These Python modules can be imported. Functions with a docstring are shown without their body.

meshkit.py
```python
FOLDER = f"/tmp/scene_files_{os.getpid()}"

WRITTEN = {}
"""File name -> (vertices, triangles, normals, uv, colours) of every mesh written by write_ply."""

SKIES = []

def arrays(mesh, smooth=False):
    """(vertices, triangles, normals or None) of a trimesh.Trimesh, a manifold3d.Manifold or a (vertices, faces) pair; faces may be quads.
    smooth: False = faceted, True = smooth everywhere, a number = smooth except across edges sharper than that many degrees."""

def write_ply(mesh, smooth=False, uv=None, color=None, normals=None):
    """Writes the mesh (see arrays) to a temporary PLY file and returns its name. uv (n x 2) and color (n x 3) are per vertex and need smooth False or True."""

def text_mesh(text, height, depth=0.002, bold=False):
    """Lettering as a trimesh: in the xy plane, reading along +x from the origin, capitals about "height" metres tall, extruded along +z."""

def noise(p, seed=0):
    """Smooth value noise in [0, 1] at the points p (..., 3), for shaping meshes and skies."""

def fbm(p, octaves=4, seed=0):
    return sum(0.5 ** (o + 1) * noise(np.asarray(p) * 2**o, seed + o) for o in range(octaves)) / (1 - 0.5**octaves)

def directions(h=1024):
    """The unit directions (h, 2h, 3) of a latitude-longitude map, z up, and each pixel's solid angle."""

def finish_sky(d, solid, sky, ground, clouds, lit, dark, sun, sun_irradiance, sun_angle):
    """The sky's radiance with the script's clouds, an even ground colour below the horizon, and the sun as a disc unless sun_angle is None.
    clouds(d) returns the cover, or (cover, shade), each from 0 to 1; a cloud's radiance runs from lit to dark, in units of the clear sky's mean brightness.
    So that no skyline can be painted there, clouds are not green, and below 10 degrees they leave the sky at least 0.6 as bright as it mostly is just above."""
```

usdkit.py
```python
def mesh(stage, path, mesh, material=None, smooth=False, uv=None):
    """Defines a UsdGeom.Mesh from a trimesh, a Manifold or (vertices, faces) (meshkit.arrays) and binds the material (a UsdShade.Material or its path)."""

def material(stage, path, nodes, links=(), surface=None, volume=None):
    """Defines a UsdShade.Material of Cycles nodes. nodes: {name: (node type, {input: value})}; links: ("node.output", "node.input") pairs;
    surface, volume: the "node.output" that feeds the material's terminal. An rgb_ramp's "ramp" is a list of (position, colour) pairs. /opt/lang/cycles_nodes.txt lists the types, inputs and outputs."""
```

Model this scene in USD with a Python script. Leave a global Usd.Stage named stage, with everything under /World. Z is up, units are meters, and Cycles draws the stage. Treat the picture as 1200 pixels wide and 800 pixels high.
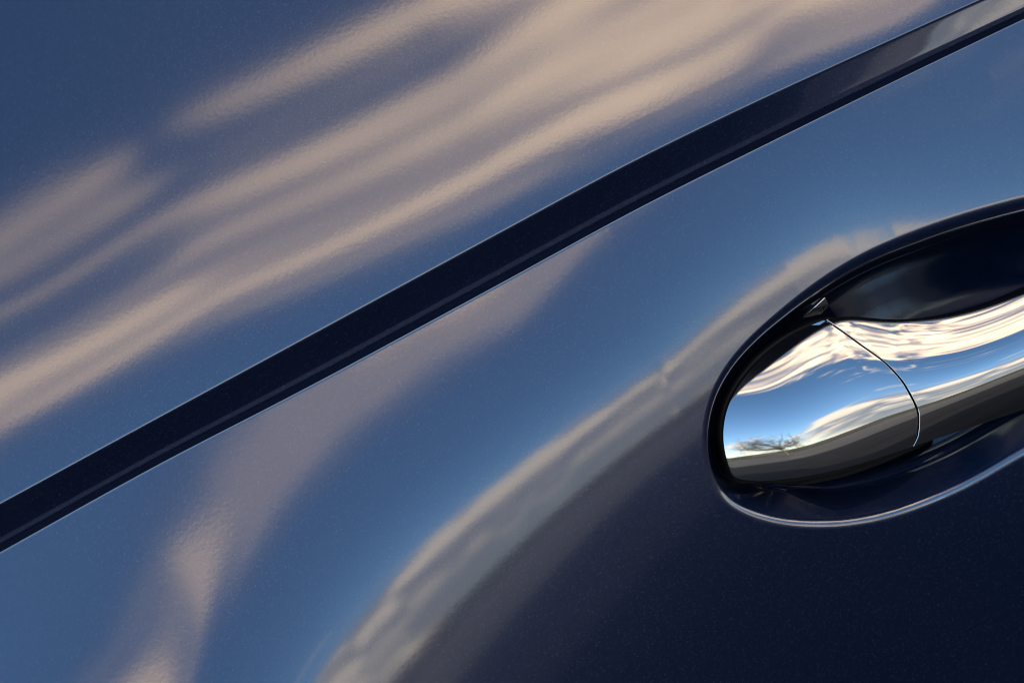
"""Close-up of a dark blue metallic car door: sculpted body line, recessed cup and chrome pull handle under an evening sky."""
import math
import numpy as np
from scipy.interpolate import RBFInterpolator, RectBivariateSpline, PchipInterpolator, CubicSpline
from scipy.spatial import Delaunay
from shapely.geometry import Polygon
from shapely import contains_xy
import usdkit, meshkit
from pxr import Usd, UsdGeom, UsdLux, UsdShade, Gf, Vt

stage = Usd.Stage.CreateInMemory()
UsdGeom.SetStageUpAxis(stage, UsdGeom.Tokens.z)
UsdGeom.SetStageMetersPerUnit(stage, 1.0)
UsdGeom.Xform.Define(stage, '/World')
rng = np.random.default_rng(7)

# ------------------------------------------------------------------ camera, sky, sun, exposure
ROLL = math.radians(22.0)          # the picture is taken with the camera tilted
PITCH = math.radians(4.0)          # looking very slightly down at the door
DIST, WIDTH, Z0 = 1.0, 0.300, 0.82  # metres to the door, metres across the picture, height of its middle
K = WIDTH / 1200.0
EXPOSURE = 1.08
FSTOP = 11.0
SUN_EL, SUN_AZ = math.radians(17), math.radians(28)   # azimuth from +y (behind the car) towards +x

Xw, Zw = np.array([1.0, 0, 0]), np.array([0, 0, 1.0])
VIEW = np.array([0, math.cos(PITCH), -math.sin(PITCH)])
UPV = np.array([0, math.sin(PITCH), math.cos(PITCH)])
EYE = np.array([0, 0, Z0]) - VIEW * DIST
RIGHT = math.cos(ROLL) * Xw - math.sin(ROLL) * UPV
UP = math.sin(ROLL) * Xw + math.cos(ROLL) * UPV

cam = UsdGeom.Camera.Define(stage, '/World/camera')
cam.CreateHorizontalApertureAttr(36.0)
cam.CreateFocalLengthAttr(36.0 * DIST / WIDTH)
cam.CreateFStopAttr(FSTOP)
cam.CreateFocusDistanceAttr(DIST - 0.006)
cam.CreateExposureAttr(EXPOSURE)
cam.CreateClippingRangeAttr(Gf.Vec2f(0.02, 5000))
b = -VIEW
cam.AddTransformOp().Set(Gf.Matrix4d(*RIGHT, 0, *UP, 0, *b, 0, *EYE, 1))

dome = UsdLux.DomeLight.Define(stage, '/World/sky')
dome.GetPrim().SetCustomDataByKey('kind', 'structure')
sky_nodes = {
    't': ('texture_coordinate', {}),
    'sky': ('sky_texture', {'sky_type': 'single_scattering', 'sun_disc': False, 'sun_elevation': SUN_EL, 'sun_rotation': SUN_AZ,
                            'air_density': 1.0, 'aerosol_density': 0.35, 'ozone_density': 1.8}),
    'hs': ('hsv', {'saturation': 1.15, 'value': 1.0, 'fac': 1.0}),
    # angle over the x axis: streets of cirrus run along x
    'sep': ('separate_xyz', {}),
    'ny': ('math', {'math_type': 'multiply', 'value2': -1.0}),
    'ang': ('math', {'math_type': 'arctan2'}),
    'angn': ('math', {'math_type': 'multiply', 'value2': 1 / math.pi}),
    'rot': ('mapping', {'mapping_type': 'point', 'rotation': (0.0, 0.24, 0.10), 'scale': (1, 1, 1)}),
    'big': ('mapping', {'mapping_type': 'point', 'scale': (1.1, 4.0, 4.0), 'location': (3.1, 0.4, 0.0)}),
    'nbig': ('noise_texture', {'scale': 1.0, 'detail': 5.0, 'roughness': 0.58, 'distortion': 0.7}),
    'fine': ('mapping', {'mapping_type': 'point', 'scale': (4.4, 19.0, 19.0), 'location': (1.0, 5.0, 2.0)}),
    'nfine': ('noise_texture', {'scale': 1.0, 'detail': 4.0, 'roughness': 0.48, 'distortion': 0.8}),
    # how much cloud at each angle over the horizon
    'warp': ('math', {'math_type': 'multiply_add', 'value2': 0.05}),
    'warp0': ('math', {'math_type': 'subtract', 'value2': 0.025}),
    'cover': ('rgb_ramp', {'ramp': [(a / 180.0, (c,) * 3) for a, c in ((0, .70), (4, .78), (9, .94), (13, .86), (17, .54), (20, .28), (34, .24), (42, .27), (46, .60), (49, .88), (56, .88), (62, .64),
                                                                       (69, .48), (80, .38), (110, .40), (180, .46))]}),
    's1': ('math', {'math_type': 'multiply_add', 'value2': 1.0}),
    'lean': ('map_range', {'range_type': 'smoothstep', 'from_min': -0.18, 'from_max': 0.10, 'to_min': -0.24, 'to_max': 0.17, 'clamp': True}),
    's3': ('math', {'math_type': 'add'}),
    's2': ('math', {'math_type': 'multiply_add', 'value2': 1.05}),
    'fac': ('map_range', {'range_type': 'smoothstep', 'from_min': 1.49, 'from_max': 1.93, 'to_min': 0.0, 'to_max': 0.95, 'clamp': True}),
    'shade': ('map_range', {'range_type': 'smoothstep', 'from_min': 0.35, 'from_max': 0.65, 'to_min': 0.0, 'to_max': 1.0, 'clamp': True}),
    'ccol': ('mix', {'color1': (3.6, 3.1, 3.0), 'color2': (12.4, 9.2, 6.0)}),
    'clow': ('mix', {'color1': (1.7, 1.8, 2.0), 'color2': (7.2, 6.1, 4.7)}),
    'high': ('map_range', {'range_type': 'smoothstep', 'from_min': 0.15, 'from_max': 0.27, 'to_min': 0.0, 'to_max': 1.0, 'clamp': True}),
    'cmix': ('mix', {}),
    'out': ('mix', {}),
    'bg': ('background_shader', {'strength': 0.10}),
}
sky_links = [('t.generated', 'sep.vector'), ('sep.y', 'ny.value1'), ('sep.z', 'ang.value1'), ('ny.value', 'ang.value2'), ('ang.value', 'angn.value1'),
             ('t.generated', 'rot.vector'), ('rot.vector', 'big.vector'), ('rot.vector', 'fine.vector'), ('big.vector', 'nbig.vector'), ('fine.vector', 'nfine.vector'),
             ('nbig.fac', 'warp.value1'), ('angn.value', 'warp0.value1'), ('warp0.value', 'warp.value3'), ('warp.value', 'cover.fac'),
             ('nbig.fac', 's1.value1'), ('cover.color', 's1.value3'), ('nfine.fac', 's2.value1'), ('s1.value', 's2.value3'), ('sep.x', 'lean.value'), ('lean.result', 's3.value1'), ('s2.value', 's3.value2'), ('s3.value', 'fac.value'),
             ('nfine.fac', 'shade.value'), ('shade.result', 'ccol.fac'), ('shade.result', 'clow.fac'), ('angn.value', 'high.value'), ('high.result', 'cmix.fac'), ('clow.color', 'cmix.color1'), ('ccol.color', 'cmix.color2'), ('sky.color', 'hs.color'), ('hs.color', 'out.color1'), ('cmix.color', 'out.color2'), ('fac.result', 'out.fac'), ('out.color', 'bg.color')]
sky_mat = usdkit.material(stage, '/World/Looks/sky', sky_nodes, sky_links, surface='bg.background')
UsdShade.MaterialBindingAPI.Apply(dome.GetPrim()).Bind(sky_mat)

sun = UsdLux.DistantLight.Define(stage, '/World/sun')
sun.CreateNormalizeAttr(True)
sun.CreateIntensityAttr(1.25)
sun.CreateAngleAttr(0.5)
sun.CreateColorAttr(Gf.Vec3f(1.0, 0.82, 0.62))
sd = np.array([math.sin(SUN_AZ) * math.cos(SUN_EL), math.cos(SUN_AZ) * math.cos(SUN_EL), math.sin(SUN_EL)])
sx = np.cross(Zw, sd); sx /= np.linalg.norm(sx); sy = np.cross(sd, sx)
sun.AddTransformOp().Set(Gf.Matrix4d(*sx, 0, *sy, 0, *sd, 0, 0, 0, 0, 1))

# ------------------------------------------------------------------ materials
def paint_nodes(flake=1.0):
    n = {
        'g': ('geometry', {}),
        'v': ('voronoi_texture', {'scale': 3600.0}),
        'vs': ('vector_math', {'math_type': 'subtract', 'vector2': (.5, .5, .5)}),
        'vm': ('vector_math', {'math_type': 'scale', 'scale': 0.11 * flake}),
        'va': ('vector_math', {'math_type': 'add'}),
        'vn': ('vector_math', {'math_type': 'normalize'}),
        'sp': ('separate_xyz', {}),
        'rare': ('map_range', {'from_min': 0.90, 'from_max': 1.0, 'to_min': 0.0, 'to_max': 1.0, 'clamp': True}),
        'col': ('mix', {'color1': (0.001, 0.0115, 0.052), 'color2': (0.03, 0.05, 0.095)}),
        # orange peel of the clear coat
        'pn': ('noise_texture', {'scale': 700.0, 'detail': 2.0}),
        'pb': ('bump', {'strength': 0.35, 'distance': 0.000014}),
        'p': ('principled_bsdf', {'metallic': 0.6, 'roughness': 0.34, 'coat_weight': 1.0, 'coat_roughness': 0.09, 'coat_ior': 2.95}),
    }
    l = [('g.position', 'v.vector'), ('v.color', 'vs.vector1'), ('vs.vector', 'vm.vector1'), ('vm.vector', 'va.vector1'), ('g.normal', 'va.vector2'),
         ('va.vector', 'vn.vector1'), ('vn.vector', 'p.normal'), ('v.color', 'sp.vector'), ('sp.x', 'rare.value'), ('rare.result', 'col.fac'), ('col.color', 'p.base_color'),
         ('g.position', 'pn.vector'), ('pn.fac', 'pb.height'), ('pb.normal', 'p.coat_normal')]
    return n, l

def mat(name, nodes, links=(), surface='p.BSDF'):
    return usdkit.material(stage, '/World/Looks/' + name, nodes, links, surface=surface)

M = {}
M['paint'] = mat('blue_metallic_paint', *paint_nodes())
M['chrome'] = mat('chrome', {'g': ('geometry', {}), 'n': ('noise_texture', {'scale': 90.0, 'detail': 2.0}), 'b': ('bump', {'strength': 0.15, 'distance': 0.00001}),
                             'p': ('principled_bsdf', {'metallic': 1.0, 'base_color': (0.74, 0.75, 0.77), 'roughness': 0.035})},
                  [('g.position', 'n.vector'), ('n.fac', 'b.height'), ('b.normal', 'p.normal')])
M['rubber'] = mat('black_rubber', {'g': ('geometry', {}), 'n': ('noise_texture', {'scale': 900.0, 'detail': 3.0}), 'b': ('bump', {'strength': 0.2, 'distance': 0.00004}),
                                   'p': ('principled_bsdf', {'base_color': (0.008, 0.008, 0.009), 'roughness': 0.42})},
                  [('g.position', 'n.vector'), ('n.fac', 'b.height'), ('b.normal', 'p.normal')])
M['dark'] = mat('black_plastic', {'p': ('principled_bsdf', {'base_color': (0.004, 0.004, 0.005), 'roughness': 0.6})})
M['asphalt'] = mat('asphalt', {'g': ('geometry', {}), 'm': ('mapping', {'scale': (0.25, 1.0, 1.0)}), 'n': ('noise_texture', {'scale': 0.55, 'detail': 6.0, 'roughness': 0.6}),
                               'r': ('rgb_ramp', {'ramp': [(0.3, (0.026, 0.026, 0.023)), (0.5, (0.042, 0.041, 0.036)), (0.72, (0.11, 0.105, 0.094))]}),
                               'p': ('principled_bsdf', {'roughness': 0.85})},
                   [('g.position', 'm.vector'), ('m.vector', 'n.vector'), ('n.fac', 'r.fac'), ('r.color', 'p.base_color')])
M['asphalt_shade'] = mat('asphalt_shade_dark', {'g': ('geometry', {}), 'n': ('noise_texture', {'scale': 1.4, 'detail': 6.0, 'roughness': 0.6}),
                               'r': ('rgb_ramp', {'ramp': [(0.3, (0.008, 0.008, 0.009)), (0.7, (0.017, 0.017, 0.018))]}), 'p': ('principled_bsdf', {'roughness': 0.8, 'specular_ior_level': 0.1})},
                  [('g.position', 'n.vector'), ('n.fac', 'r.fac'), ('r.color', 'p.base_color')])  # near-black colour stands in for the shade beside the car
M['field'] = mat('winter_field', {'g': ('geometry', {}), 'n': ('noise_texture', {'scale': 0.05, 'detail': 6.0, 'roughness': 0.65}),
                                  'r': ('rgb_ramp', {'ramp': [(0.35, (0.010, 0.013, 0.009)), (0.55, (0.028, 0.030, 0.019)), (0.72, (0.11, 0.095, 0.065))]}),
                                  'p': ('principled_bsdf', {'roughness': 0.95})},
                 [('g.position', 'n.vector'), ('n.fac', 'r.fac'), ('r.color', 'p.base_color')])
M['bark'] = mat('bark', {'g': ('geometry', {}), 'n': ('noise_texture', {'scale': 6.0, 'detail': 5.0}), 'r': ('rgb_ramp', {'ramp': [(0.3, (0.05, 0.04, 0.032)), (0.7, (0.12, 0.10, 0.085))]}),
                         'p': ('principled_bsdf', {'roughness': 0.9})}, [('g.position', 'n.vector'), ('n.fac', 'r.fac'), ('r.color', 'p.base_color')])

def put(path, v, f, material, normals=None, smooth=True):
    m = usdkit.mesh(stage, path, (np.asarray(v), np.asarray(f)), material, smooth=False if normals is not None else smooth)
    if normals is not None:
        m.CreateNormalsAttr(Vt.Vec3fArray.FromNumpy(np.asarray(normals, np.float32)))
        m.SetNormalsInterpolation('vertex')
    return m

def tag(prim, **kw):
    for k, val in kw.items():
        prim.SetCustomDataByKey(k, val)

# ------------------------------------------------------------------ the ground and what the chrome mirrors
def quad_strip(n, m):
    i, j = np.meshgrid(np.arange(n - 1), np.arange(m - 1), indexing='ij')
    a = i * m + j
    return np.stack([a, a + 1, a + m + 1, a + m], -1).reshape(-1, 4)

gx = np.array([-1500, -400, -120, -40, -12, 0, 12, 40, 120, 400, 1500.0])
gv = np.stack(np.meshgrid(gx, gx, [0.0], indexing='ij'), -1).reshape(-1, 3)
g = put('/World/ground', gv, quad_strip(len(gx), len(gx))[:, ::-1], M['asphalt'])
tag(g.GetPrim(), kind='structure')
shade_quad = np.array([(-20, -7.6, 0.004), (20, -8.2, 0.004), (20, 4.0, 0.004), (-20, 4.0, 0.004)])  # added dark sheet: shade on the near ground put into its colour
tag(put('/World/ground_shade_sheet', shade_quad, np.array([[0, 1, 2, 3]]), M['asphalt_shade']).GetPrim(), kind='structure')
# low far hills all along the horizon in front of the door
az = np.linspace(-1.5, 1.5, 240)
rr = np.array([150, 175, 205, 240, 300, 420.0])
prof = np.array([0.0, .42, .70, .82, 1.0, -.05])
hp = []
for a in az:
    top = 9.0 + 5.5 * meshkit.fbm(np.array([[a * 3.0 + 4, 0.3, 0.7]]), 3, 3)[0] + 1.2 * meshkit.fbm(np.array([[a * 40, 1.3, 0.7]]), 3, 5)[0]
    for r_, q_ in zip(rr, prof):
        hp.append((r_ * math.sin(a), -r_ * math.cos(a), q_ * top - 0.05))
h_ = put('/World/hills', np.array(hp), quad_strip(len(az), len(rr)), M['field'])
tag(h_.GetPrim(), kind='structure')

# one bare tree on the far side of the road, seen in the left end of the chrome
def limb(p, d, length, r, depth, out):
    n_ = 4
    pts_, rad_ = [p], [r]
    for k in range(n_):
        d = d + rng.normal(0, .13, 3) + np.array([0, 0, .03]); d /= np.linalg.norm(d)
        pts_.append(pts_[-1] + d * length / n_); rad_.append(r * (1 - .45 * (k + 1) / n_))
    out.append((np.array(pts_), np.array(rad_)))
    if depth:
        for c_ in range(4 if depth > 1 else 5):
            k = rng.integers(2, n_ + 1)
            e = d + rng.normal(0, .62, 3); e /= np.linalg.norm(e)
            limb(pts_[k], e, length * rng.uniform(.55, .8), rad_[k] * .68, depth - 1, out)
def limb_tube(p, r, sides=5):
    t_ = np.gradient(p, axis=0); t_ /= np.linalg.norm(t_, axis=1, keepdims=True)
    a_ = np.cross(t_, np.where(np.abs(t_[:, 2:]) < .9, [0, 0, 1.0], [1.0, 0, 0])); a_ /= np.linalg.norm(a_, axis=1, keepdims=True)
    b_ = np.cross(t_, a_); g_ = np.arange(sides + 1) * 2 * np.pi / sides
    V = p[:, None] + r[:, None, None] * (np.cos(g_)[None, :, None] * a_[:, None] + np.sin(g_)[None, :, None] * b_[:, None])
    return V.reshape(-1, 3), quad_strip(len(p), sides + 1)
TREE_AZ, TREE_R = -0.33, 30.0
tree_at = np.array([TREE_R * math.sin(TREE_AZ), -TREE_R * math.cos(TREE_AZ), -0.05])
tree = UsdGeom.Xform.Define(stage, '/World/bare_tree')
tree.AddTranslateOp().Set(Gf.Vec3d(*map(float, tree_at)))
tag(tree.GetPrim(), label='bare spreading winter tree beyond the road, mirrored in the chrome end cap', category='tree')
limbs = []
limb(np.zeros(3), np.array([0, 0, 1.0]), 3.2, .26, 0, limbs)
trunk_top = limbs[0][0][-1]
crown_l = []
for k in range(14):
    e = np.array([math.cos(k * .7), math.sin(k * .7), rng.uniform(.25, .9)]); e /= np.linalg.norm(e)
    limb(trunk_top - np.array([0, 0, .8 * rng.random()]), e, rng.uniform(2.6, 3.8), .13, 3, crown_l)
v_, f_ = limb_tube(*limbs[0], 9)
put('/World/bare_tree/trunk', v_, f_, M['bark'])
vs_, fs_, o_ = [], [], 0
for p_, r_ in crown_l:
    v_, f_ = limb_tube(p_, np.maximum(r_, .012), 4)
    vs_.append(v_); fs_.append(f_ + o_); o_ += len(v_)
put('/World/bare_tree/crown', np.vstack(vs_), np.vstack(fs_), M['bark'])

# ------------------------------------------------------------------ the door: sculpted from its own line, angle by angle
# Points are laid out in "sheet" coordinates: xi along the car, eta upwards, in units of K metres on the door's plane,
# written through the photo's tilted axes (x right, y down from the middle of the door area).
cR, sR = math.cos(ROLL), math.sin(ROLL)
def xe(p):                      # tilted (x, y) -> (xi, eta)
    p = np.asarray(p, float)
    return np.stack([(p[..., 0] - 600) * cR - (p[..., 1] - 400) * sR, -(p[..., 0] - 600) * sR - (p[..., 1] - 400) * cR], -1)
def world(q, h):                # (xi, eta) and height over the door's plane (metres, outwards) -> world
    q = np.asarray(q, float); h = np.asarray(h, float)
    X, E_ = q[..., 0] * K, q[..., 1] * K
    d = VIEW * DIST + X[..., None] * Xw + E_[..., None] * UPV
    t = (-h - EYE[1]) / d[..., 1]
    return EYE + d * t[..., None]
def slope(el, eta):             # tangent of the lean that mirrors the sky at elevation el towards the lens
    p = PITCH - np.arctan(np.asarray(eta) * K / DIST)
    return np.tan((np.radians(el) + p) / 2)

top_edge = np.array([(-2700, 1975), (-760, 985), (-400, 800), (0, 587), (175, 492), (345, 400), (600, 262), (750, 182), (900, 110), (1050, 42), (1150, -3), (1400, -110), (1900, -310), (3700, -1030)], float)
low_edge = np.array([(-2700, 2062), (-760, 1072), (-400, 872), (0, 650), (100, 594), (200, 539), (312, 482), (400, 436), (500, 382), (600, 328), (750, 246), (900, 171), (1050, 97), (1200, 25), (1400, -70), (1900, -290), (3700, -1010)], float)
tq, lq = xe(top_edge), xe(low_edge)
def smooth_curve(q):
    x = np.linspace(q[0, 0], q[-1, 0], 900)
    y = PchipInterpolator(q[:, 0], q[:, 1])(x)
    for _ in range(60):
        y[1:-1] = .25 * y[:-2] + .5 * y[1:-1] + .25 * y[2:]
    return CubicSpline(x, y)
top_c, low_c = smooth_curve(tq), smooth_curve(lq)
XI0, XI1 = -2350.0, 2450.0
NX = 801
XI = np.linspace(XI0, XI1, NX)
te, le = top_c(XI), low_c(XI)
XC = np.clip(XI, -1050, 1250)                          # beyond the part in view the section runs on unchanged
tc, lc = top_c(XC), low_c(XC)

# the elevation of sky or ground that each place of the skin faces
def field(points):
    q, el = xe([(a, b_) for a, b_, _ in points]), np.array([c for *_, c in points], float)
    f = RBFInterpolator(q / 500.0, el, kernel='thin_plate_spline', smoothing=0.05)
    return lambda Q: f(np.asarray(Q).reshape(-1, 2) / 500.0).reshape(np.asarray(Q).shape[:-1])

upper_pts = [(0, 580, 40), (345, 393, 40), (600, 255, 40), (900, 103, 40), (1150, -10, 40),
             (0, 500, 45), (250, 370, 45), (560, 225, 47), (850, 75, 49), (1050, -25, 50),
             (0, 300, 65), (300, 140, 64), (600, 15, 62), (0, 100, 76), (0, 0, 80), (300, 0, 73), (200, -200, 86), (-400, 500, 64), (-400, 780, 41), (-300, 100, 84), (900, -100, 58), (1400, -125, 41), (1300, -300, 58), (1000, -500, 80)]
E_up = field(upper_pts)
lower_pts = [(0, 655, 38), (100, 600, 40), (200, 545, 41), (300, 494, 42), (400, 442, 43), (500, 387, 43.5), (600, 333, 44), (680, 288, 43), (750, 250, 42), (900, 175, 39), (1050, 101, 37), (1190, 33, 35), (-400, 876, 36), (1500, -110, 35),
             (600, 350, 46), (520, 393, 46.4), (430, 450, 46.6), (340, 520, 46.6), (270, 590, 45.3), (220, 670, 45.6), (195, 800, 47.5), (190, 950, 47.5),
             (120, 760, 39), (140, 660, 40), (30, 690, 41), (0, 790, 36), (-100, 760, 35),
             (640, 420, 37), (500, 520, 37), (390, 610, 37), (310, 730, 37), (780, 310, 35), (760, 400, 28), (700, 442, 28), (640, 485, 28), (580, 530, 28), (520, 577, 28), (465, 622, 28), (410, 680, 28), (362, 735, 28), (325, 790, 28), (900, 305, 22),
             (1000, 284, 12), (940, 318, 11), (880, 360, 11), (820, 402, 11), (740, 455, 10), (680, 499, 10), (620, 543, 10), (560, 590, 10), (510, 635, 10), (460, 685, 10), (415, 740, 10), (375, 800, 10), (335, 890, 10),
             (850, 452, 0), (780, 510, 0), (710, 568, 0), (640, 632, 0), (580, 695, 0), (530, 750, 0), (490, 805, 0), (450, 890, 0),
             (820, 560, -12), (700, 690, -12), (610, 800, -12),
             (900, 700, -34), (1000, 780, -46), (1200, 620, -38), (1200, 800, -52), (900, 1000, -52), (1500, 500, -38), (600, 1100, -30),
             (1200, 200, 24), (1080, 240, 20), (1400, 100, 20)]
E_lo = field(lower_pts)

# heights, integrated upwards and downwards from the edges of the body line
SU = np.concatenate([np.linspace(0, 40, 21), np.linspace(40, 1130, 140)[1:]])
SL = np.concatenate([np.linspace(0, 24, 13), np.linspace(24, 1500, 247)[1:]])
def cumint(T, s):
    out = np.zeros_like(T)
    out[:, 1:] = np.cumsum(.5 * (T[:, 1:] + T[:, :-1]) * np.diff(s)[None], 1) * K
    return out
qU = np.stack(np.broadcast_arrays(XI[:, None], te[:, None] + SU[None]), -1)
TU = slope(np.clip(E_up(np.stack(np.broadcast_arrays(XC[:, None], tc[:, None] + SU[None]), -1)), -60, 89), qU[..., 1])
R0 = np.exp(-SU / 3.0)                                   # the skin rolls over its own edge
hU = -cumint(TU, SU)
# the fold of the body line: edge, face turned to the ground, small step, dark line, lip
NB = 90
tb = np.linspace(0, 1, NB) ** 1.0
band = te - le
el_face = np.interp(XC, xe(np.array([(0, 620), (700, 240), (860, 160), (980, 100), (1075, 50), (1130, 25), (1190, 0)]))[:, 0], [-62, -58, -40, -14, -4, 5, 7])
EB = np.zeros((NX, NB))
tt = [0, .035, .07, .12, .60, .655, .69, .775, .80, .84, .925, .945, .962, .985, 1.0]
for i in range(NX):
    f = el_face[i]
    e0, e1 = E_up(np.array([[XC[i], tc[i]]]))[0], E_lo(np.array([[XC[i], lc[i]]]))[0]
    EB[i] = PchipInterpolator(tt, [e0, 12, -25, f, f + 6, f + 8, -13, -11.5, -50, -78, -78, -10, 20, 27, e1])(tb)
qB = np.stack([np.broadcast_to(XI[:, None], (NX, NB)), te[:, None] - tb[None] * band[:, None]], -1)
TB = slope(EB, qB[..., 1])
hB = np.zeros((NX, NB))
hB[:, 1:] = np.cumsum(.5 * (TB[:, 1:] + TB[:, :-1]) * (np.diff(tb)[None] * band[:, None]), 1) * K
qL = np.stack(np.broadcast_arrays(XI[:, None], le[:, None] - SL[None]), -1)
EL = np.clip(E_lo(np.stack(np.broadcast_arrays(XC[:, None], lc[:, None] - SL[None]), -1)), -62, 80)
TL = slope(EL, qL[..., 1])
hL = hB[:, -1:] + cumint(TL, SL)

def grid_normals(W):
    n = np.cross(np.gradient(W, axis=0), np.gradient(W, axis=1))
    n /= np.linalg.norm(n, axis=-1, keepdims=True)
    return n * np.where(n[..., 1:2] > 0, -1, 1) if np.mean(n[..., 1]) > 0 else n

def grid_mesh(path, W, material, N=None):
    n, m, _ = W.shape
    f = quad_strip(n, m)
    N = grid_normals(W) if N is None else N
    a, b_, c = (W.reshape(-1, 3)[f[:, k]] for k in (0, 1, 2))
    if np.mean(np.sum(np.cross(b_ - a, c - a) * N.reshape(-1, 3)[f[:, 0]], 1)) < 0:
        f = f[:, ::-1]
    return put(path, W.reshape(-1, 3), f, material, normals=N.reshape(-1, 3))

car = UsdGeom.Xform.Define(stage, '/World/car')
tag(car.GetPrim(), label='dark blue metallic car side with a folded body line and a chrome pull handle', category='car')
# the rest of the car behind the skin: it throws the shade on the ground that the door mirrors
sec_ = [(0.13, 0.24), (0.11, 0.60), (0.11, 0.84), (0.13, 0.96), (0.24, 1.13), (0.58, 1.38), (0.80, 1.42), (1.25, 1.42), (1.42, 1.36), (1.62, 1.05), (1.84, 0.90), (1.86, 0.55), (1.84, 0.24)]
xs_ = np.array([-2.25, -2.15, -1.7, -1.1, -0.6, 0.0, 0.5, 1.0, 1.6, 2.05, 2.2])
zt_ = np.array([0.70, 0.92, 1.02, 1.12, 1.36, 1.42, 1.42, 1.36, 1.05, 0.95, 0.75])
yi_ = np.array([0.35, 0.18, 0.04, 0.0, 0, 0, 0, 0, 0.02, 0.14, 0.30])
BS = np.array([[(x_, y_ + (yy_ if y_ < 0.98 else -yy_) * (1 if abs(y_ - 0.98) > .3 else .3), min(z_, zz_ - 0.02 * abs(y_ - .98))) for y_, z_ in sec_] for x_, zz_, yy_ in zip(xs_, zt_, yi_)])
bv = BS.reshape(-1, 3)
bf = [tuple(q) for q in np.concatenate([quad_strip(*BS.shape[:2])])]
m_ = len(sec_)
bf += [(k * m_, k * m_ + m_ - 1, k * m_ + 2 * m_ - 1, k * m_ + m_) for k in range(len(xs_) - 1)]
for e_ in (0, (len(xs_) - 1) * m_):
    bf += [(e_, e_ + k, e_ + k + 1, e_ + k + 1) for k in range(1, m_ - 1)]
put('/World/car/body_shell', bv, np.array(bf), M['paint'], smooth=35)
import trimesh
for wx in (-1.35, 1.35):
    for wy in (0.24, 1.66):
        prof_ = np.array([(0.0, -.08), (.20, -.09), (.23, -.10), (.30, -.105), (.325, -.08), (.33, 0), (.325, .08), (.30, .105), (.20, .09), (0, .08)])
        wm = trimesh.creation.revolve(prof_, sections=48)
        wm.apply_transform(trimesh.transformations.rotation_matrix(math.pi / 2, [1, 0, 0]))
        wm.apply_translation([wx, wy, .33])
        nm = 'wheel' if not stage.GetPrimAtPath('/World/car/wheel') else 'wheel_%03d' % (1 + sum(1 for c_ in car.GetPrim().GetChildren() if c_.GetName().startswith('wheel')) - 1)
        put('/World/car/' + nm, wm.vertices, wm.faces, M['rubber'], smooth=40)
WU, WB = world(qU, hU), world(qB, hB)
WALL = np.concatenate([WU[:, ::-1], WB[:, 1:]], 1)       # normals run through the edge without a break
NALL = grid_normals(WALL)
nu = WU.shape[1]
grid_mesh('/World/car/upper_panel', WU[:, ::-1], M['paint'], NALL[:, :nu])
grid_mesh('/World/car/body_line', WB, M['paint'], NALL[:, nu - 1:])

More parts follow.
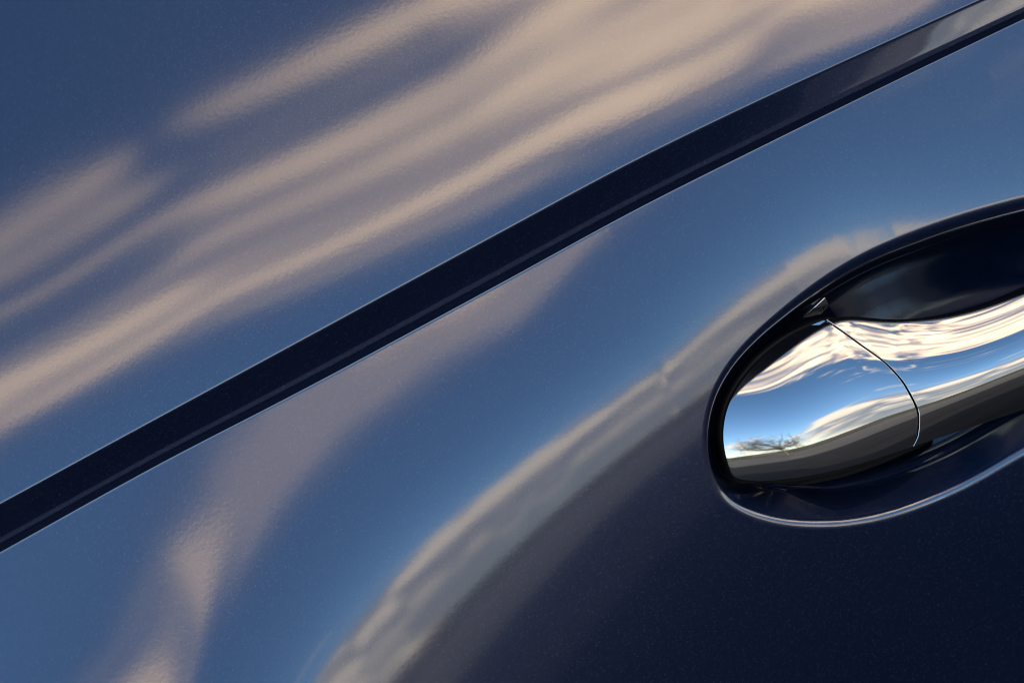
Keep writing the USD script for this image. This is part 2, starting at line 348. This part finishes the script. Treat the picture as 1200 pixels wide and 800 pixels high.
# ---- the lower skin, open where the handle cup sits
hspl = RectBivariateSpline(XI, SL, hL, kx=3, ky=3, s=0)
def h_low(q):
    q = np.asarray(q, float)
    return hspl.ev(q[..., 0], np.clip(low_c(q[..., 0]) - q[..., 1], 0, SL[-1]))
def low_world(q):
    return world(q, h_low(q))
def low_normal(q):
    e = 1.5
    s = low_c(q[..., 0]) - q[..., 1]
    up = np.where(s < e, 0, e)
    a = low_world(q + np.array([e, 0]) + np.stack([0 * s, np.minimum(0, low_c(q[..., 0] + e) - q[..., 1] - 0.0)], -1)) - low_world(q - np.array([e, 0]) + np.stack([0 * s, np.minimum(0, low_c(q[..., 0] - e) - q[..., 1])], -1))
    c = low_world(q + np.stack([0 * s, np.minimum(up, s)], -1)) - low_world(q - np.array([0, e]))
    n = np.cross(a, c)
    n /= np.linalg.norm(n, axis=-1, keepdims=True)
    return n

# handle coordinates: origin at the left tip of the chrome
ORG = xe(np.array([849.0, 512.0]))
cup_pts = np.array([(-36, -42), (-35.5, -30), (-28, 2), (-15, 29), (3, 53), (32, 77.5), (66, 96), (105, 111), (149, 125), (219, 139.5), (264, 143), (307, 143), (349, 141), (391, 137), (432, 131.5),
                    (500, 114), (560, 86), (605, 48), (632, 5), (636, -35), (618, -75), (575, -108), (510, -131), (440, -143), (390, -149), (316, -155), (278, -160.5), (240, -165), (203, -166.5), (168, -166),
                    (133, -162.5), (88, -152), (46, -136), (17, -120), (-9, -99), (-27, -77), (-35, -56)], float)
def closed(pts, n):
    p = np.vstack([pts, pts[:1]])
    d = np.concatenate([[0], np.cumsum(np.linalg.norm(np.diff(p, axis=0), axis=1))])
    t = np.linspace(0, d[-1], 4 * n, endpoint=False)
    c = CubicSpline(d, p, bc_type='periodic')(t)
    for _ in range(50):
        c = .25 * np.roll(c, 1, 0) + .5 * c + .25 * np.roll(c, -1, 0)
    d = np.concatenate([[0], np.cumsum(np.linalg.norm(np.diff(np.vstack([c, c[:1]]), axis=0), axis=1))])
    cc = np.vstack([c, c[:1]])
    t = np.linspace(0, d[-1], n, endpoint=False)
    return np.stack([np.interp(t, d, cc[:, k]) for k in (0, 1)], -1)
NC = 420
cup = closed(cup_pts, NC) + ORG                          # clockwise as listed: left, top, right, bottom
tang = np.roll(cup, -1, 0) - np.roll(cup, 1, 0)
tang /= np.linalg.norm(tang, axis=1, keepdims=True)
inw = np.stack([tang[:, 1], -tang[:, 0]], -1)            # towards the inside
rings = [cup - inw * o for o in (0, 1.5, 3, 5, 8, 12)]
hole = Polygon(cup - inw * 15)
gxx, gss = np.meshgrid(np.linspace(XI0, XI1, 560), np.concatenate([[0, 2, 5, 10], np.arange(17, 1490, 8.0)]), indexing='ij')
gq = np.stack([gxx, low_c(gxx) - gss], -1).reshape(-1, 2)
gq = gq[~contains_xy(hole, gq[:, 0], gq[:, 1])]
allq = np.vstack(rings + [gq])
tri = Delaunay(np.stack([allq[:, 0], allq[:, 1] - low_c(allq[:, 0])], -1)).simplices
cen = allq[tri].mean(1)
tri = tri[~contains_xy(Polygon(cup), cen[:, 0], cen[:, 1])]
a, b_, c = (allq[tri[:, k]] for k in range(3))
area = (b_[:, 0] - a[:, 0]) * (c[:, 1] - a[:, 1]) - (b_[:, 1] - a[:, 1]) * (c[:, 0] - a[:, 0])
tri[area < 0] = tri[area < 0][:, ::-1]
tri = tri[np.abs(area) > 1e-3]
LN = low_normal(allq)
edge = np.isclose(low_c(allq[:, 0]) - allq[:, 1], 0, atol=1e-6)
put('/World/car/lower_panel', low_world(allq), tri, M['paint'], normals=LN)

# ---- the cup: a rolled rim, a wall and a floor behind the handle
W0, N0 = low_world(cup), low_normal(cup)
dh = h_low(cup)
tgt = np.stack([np.clip(cup[:, 0] - ORG[0], 90, 510), np.full(NC, -10.0)], -1) + ORG
inward = tgt - cup
ilen = np.linalg.norm(inward, axis=1)
inward /= ilen[:, None]
low_side = np.clip((-(cup[:, 1] - ORG[1]) - 20) / 110, 0, 1)     # 0 at the upper rim, 1 at the lower lip
low_side = low_side * low_side * (3 - 2 * low_side)
slope_in = np.sum((h_low(cup + inward * 2) - h_low(cup - inward * 2))[:, None], 1) / (4 * K)
upper_side = np.clip((cup[:, 1] - ORG[1] - 40) / 90, 0, 1) * np.clip((cup[:, 0] - ORG[0] - 40) / 250, 0, 1)
Rr = 8.0 + 7.0 * low_side + 9.0 * upper_side
prof = []
amax = np.radians(86 - 30 * low_side)
a0 = np.arctan(-slope_in)
for k in np.linspace(0, 1, 12):
    ang_ = a0 + (amax - a0) * k
    prof.append((Rr * (np.sin(ang_) - np.sin(a0)), -Rr * (np.cos(a0) - np.cos(ang_))))
ins, dep = prof[-1]
wall_depth = 78 - 22 * low_side
steps = np.linspace(0, 1, 9)[1:]
for k in steps:
    d_ = (wall_depth + dep) * k
    prof.append((ins + d_ / np.tan(amax), dep - d_))
ins2, dep2 = prof[-1]
for k in np.linspace(0, 1, 9)[1:]:                        # fillet at the floor, then the floor
    prof.append((ins2 + (6 + 12 * low_side) * np.sin(k * 1.35), dep2 - (5 + 10 * low_side) * (1 - np.cos(k * 1.3)) - 6 * k))
ins3, dep3 = prof[-1]
base_h = np.median(dh)
for k in (.08, .18, .3, .45, .6, .8, .995):
    prof.append((ins3 + (ilen - ins3) * k, dep3 * (1 - k) + k * np.mean(dep3) - 72 * math.sin(k * math.pi / 2)))
CW = []
for j, (i_, d_) in enumerate(prof):
    q = cup + inward * np.minimum(i_, ilen * .995)[:, None]
    CW.append(world(q, dh + d_ * K))
CW = np.stack(CW, 1)
CWc = np.concatenate([CW, CW[:1]], 0)
CN = np.cross(np.roll(CW, -1, 0) - np.roll(CW, 1, 0), np.gradient(CW, axis=1))
CN /= np.linalg.norm(CN, axis=-1, keepdims=True) + 1e-12
if np.mean(CN[:, 0, 1]) > 0:
    CN = -CN
CN[:, 0] = N0
CN[:, -1] = (0, -1, 0)
grid_mesh('/World/car/handle_cup', CWc, M['paint'], np.concatenate([CN, CN[:1]], 0))

# ---- the chrome pull: one tapering bar, its left end a separate cap behind a fine joint
hx_t = np.array([-8, -4, 2, 15, 30, 45, 84, 126, 161, 181, 208, 231, 263, 303, 355, 392, 450, 520, 575, 605, 612.0])
hy_t = np.array([-40, -8, 8, 29, 43.5, 54, 72.5, 82.5, 84.5, 81, 67, 54, 43.5, 34.5, 31, 32.5, 34, 30, 14, -12, -38.0])
hx_b = np.array([-8, -5, 3, 17, 40, 74, 134, 187, 230, 336, 450, 540, 590, 608, 612.0])
hy_b = np.array([-40, -49, -55, -62, -70, -79, -88.5, -92.5, -94.5, -101, -103, -92, -70, -52, -38.0])
# the ends are round: interpolate against the angle of a half turn
def endmap(x):
    return np.arccos(np.clip(1 - 2 * (x + 8) / 620.0, -1, 1))
f_top, f_bot = PchipInterpolator(endmap(hx_t), hy_t), PchipInterpolator(endmap(hx_b), hy_b)
cx_ = np.linspace(0, math.pi, 600)
def sm(f):
    y = f(cx_)
    for _ in range(260):
        y[1:-1] = .25 * y[:-2] + .5 * y[1:-1] + .25 * y[2:]
    return CubicSpline(cx_, y)
f_top, f_bot = sm(f_top), sm(f_bot)
def soft(xs_k, ys_k, sigma=30.0):
    g = np.linspace(-120, 740, 861)
    k = np.exp(-.5 * (np.arange(-120, 121) / sigma) ** 2); k /= k.sum()
    y = np.convolve(np.pad(np.interp(g, xs_k, ys_k), 120, mode='edge'), k, 'valid')
    return CubicSpline(g, y)
NORM = soft([-8, 60, 200, 310, 460, 612], [82, 82, 78, 58, 58, 58])
BOW = soft([-8, 60, 170, 320, 460, 612], [17, 17, 18, 20, 20, 20])
LEAN = soft([-8, 60, 170, 320, 460, 612], [1.25, 1.55, 1.45, .92, .92, .92])
OFF = soft([-8, 60, 200, 320, 612], [-12, -12, -10, -5, -12.0])
def handle_point(xi, th, shrink=0.0):
    """xi along the bar, th round it: 0 at the top edge, pi/2 in front, pi at the bottom edge, 3pi/2 behind."""
    a_ = endmap(xi)
    t_, b2 = f_top(a_) - shrink, f_bot(a_) + shrink
    mid, half = .5 * (t_ + b2), np.maximum(.5 * (t_ - b2), 0)
    front = np.sin(th) > 0
    tau = np.cos(th)
    # in front a full, leaning bow that meets its back at an edge; behind a flatter one
    t4 = (half / NORM(xi)) ** 2
    full = t4 / (1 + t4 ** 6) ** (1 / 6)
    B = BOW(xi) * full
    lean = LEAN(xi) * B
    s_ = np.abs(np.sin(th))
    w_ = np.where(front, B * s_ ** 2, -0.5 * B * s_)
    w_ = w_ - lean * tau - shrink * np.where(front, .6 + .4 * s_, .6 - 1.2 * s_)
    return np.stack([xi, mid + half * tau], -1) + ORG, w_
H_BASE = float(np.mean(h_low(np.array([[-30, 0], [100, 118], [150, -170], [300, -165.0]]) + ORG)))
def handle_world(xi, th, shrink=0.0, lift=None):
    q, w_ = handle_point(xi, th, shrink)
    off = OFF(xi)
    return world(q, H_BASE + (off + w_) * K)
seam = PchipInterpolator([-1, -.85, -.45, -.1, .25, .6, 1.0], [200, 211, 221.5, 219, 209, 187, 161])
NT = 160
TH = np.linspace(0, 2 * math.pi, NT + 1)
SEAM = seam(np.cos(TH))
def tube_mesh(path, stations, material, close_start=False, close_end=False):
    """stations: list of (xi array over TH, shrink)."""
    W = np.stack([handle_world(x_, TH, s_) for x_, s_ in stations], 0)
    N = np.cross(np.gradient(W, axis=0), np.concatenate([W[:, -2:-1], W, W[:, 1:2]], 1)[:, 2:] - np.concatenate([W[:, -2:-1], W, W[:, 1:2]], 1)[:, :-2])
    N /= np.linalg.norm(N, axis=-1, keepdims=True) + 1e-15
    cc = W.mean((0, 1))
    if np.mean(np.sum(N * (W - W.mean(1, keepdims=True)), -1)) < 0:
        N = -N
    bad = np.linalg.norm(N, axis=-1) < .5
    N[bad] = (-1, 0, 0)
    return grid_mesh_closed(path, W, N, material)
def grid_mesh_closed(path, W, N, material):
    n, m, _ = W.shape
    f = quad_strip(n, m)
    V, NN = W.reshape(-1, 3), N.reshape(-1, 3)
    fn = np.cross(V[f[:, 1]] - V[f[:, 0]], V[f[:, 2]] - V[f[:, 0]])
    if np.mean(np.sum(fn * NN[f[:, 0]], 1) > 0) < .5:
        f = f[:, ::-1]
    return put(path, V, f, material, normals=NN)

GAP = 0.9
hroot = UsdGeom.Xform.Define(stage, '/World/car/pull_handle')
cap_st = []
for k in np.linspace(0, 1, 90):
    u_ = 1 - math.cos(k * math.pi / 2)                    # crowd the stations at the tip
    cap_st.append((-8 + (SEAM - GAP - 0.8 + 8) * u_ + 1e-3, 0.0))
for j, a_ in enumerate(np.linspace(0, math.pi / 2, 6)[1:]):
    cap_st.append((SEAM - GAP - 0.8 + 0.8 * math.sin(a_), 0.8 * (1 - math.cos(a_))))
for s_ in (4, 8, 14, 25):
    cap_st.append((SEAM - GAP + 0 * SEAM, float(s_)))
grip_st = []
for s_ in (25, 14, 8, 4):
    grip_st.append((SEAM + GAP, float(s_)))
for j, a_ in enumerate(np.linspace(math.pi / 2, 0, 6)[:-1]):
    grip_st.append((SEAM + GAP + 1.1 * (1 - math.sin(a_)), 1.1 * (1 - math.cos(a_))))
for k in np.linspace(0, 1, 130):
    u_ = math.sin(k * math.pi / 2)
    x0 = SEAM + GAP + 1.1
    grip_st.append((x0 + (612 - 1e-3 - x0) * u_, 0.0))
tube_mesh('/World/car/pull_handle/end_cap', cap_st, M['chrome'])
tube_mesh('/World/car/pull_handle/grip', grip_st, M['chrome'])
core = [(SEAM + o, 9.0) for o in (-3, -1.5, 0, 1.5, 3)]
tube_mesh('/World/car/pull_handle/joint_core', core, M['dark'])

# ---- black rubber bed round the end cap
bed = []
aa = np.linspace(0, 2 * math.pi, 241)
gk_top, gk_bot = f_top, f_bot
xs = np.concatenate([np.linspace(175, -8, 90), np.linspace(-8, 230, 110)[1:]])
up_ = np.arange(len(xs)) < 90
yy = np.where(up_, f_top(endmap(xs)), f_bot(endmap(xs)))
path2 = np.stack([xs, yy], -1)
for _ in range(6):
    path2[1:-1] = .25 * path2[:-2] + .5 * path2[1:-1] + .25 * path2[2:]
d2 = np.concatenate([[0], np.cumsum(np.linalg.norm(np.diff(path2, axis=0), axis=1))])
tn = np.linspace(0, d2[-1], 220)
path2 = np.stack([np.interp(tn, d2, path2[:, k]) for k in (0, 1)], -1)
tg = np.gradient(path2, axis=0); tg /= np.linalg.norm(tg, axis=1, keepdims=True)
nrm = np.stack([tg[:, 1], -tg[:, 0]], -1)                # outwards?
if np.mean(np.sum(nrm * (path2 - np.array([120, -10])), 1)) < 0:
    nrm = -nrm
sec = np.array([(-12, -95), (-12, -64), (-4, -60), (1, -58), (5, -58), (8, -60), (9.5, -64), (10, -95)], float)
taper = np.clip(np.minimum(tn, tn[-1] - tn) / 110.0, 0, 1) ** .5
BW = []
for o_, d_ in sec:
    BW.append(world(path2 + ORG + nrm * (o_ * np.where(o_ > 0, taper, 1))[:, None], H_BASE + (d_ - 40 * (1 - taper)) * K))
BW = np.stack(BW, 1)
put('/World/car/rubber_bed', BW.reshape(-1, 3), quad_strip(*BW.shape[:2]), M['rubber'], smooth=40)

# ---- added chrome wedge, shaped as a glint between the joint and the cup wall
import manifold3d as m3
pts_h = [((942, 371), 1.6, -34), ((952, 358), 3.4, -30), ((965, 350), 3.6, -30), ((968, 357), 3.4, -31), ((961, 365), 3.0, -33), ((955, 360), 3.2, -26)]
balls = []
for (px_, py_), r_, d_ in pts_h:
    c_ = world(xe(np.array([px_, py_], float)), H_BASE + d_ * K)
    balls.append(m3.Manifold.sphere(r_ * K, 24).translate(tuple(map(float, c_))))
glint_hull = m3.Manifold.batch_hull(balls).to_mesh()
put('/World/car/glint_wedge', glint_hull.vert_properties[:, :3], glint_hull.tri_verts, M['chrome'], smooth=50)
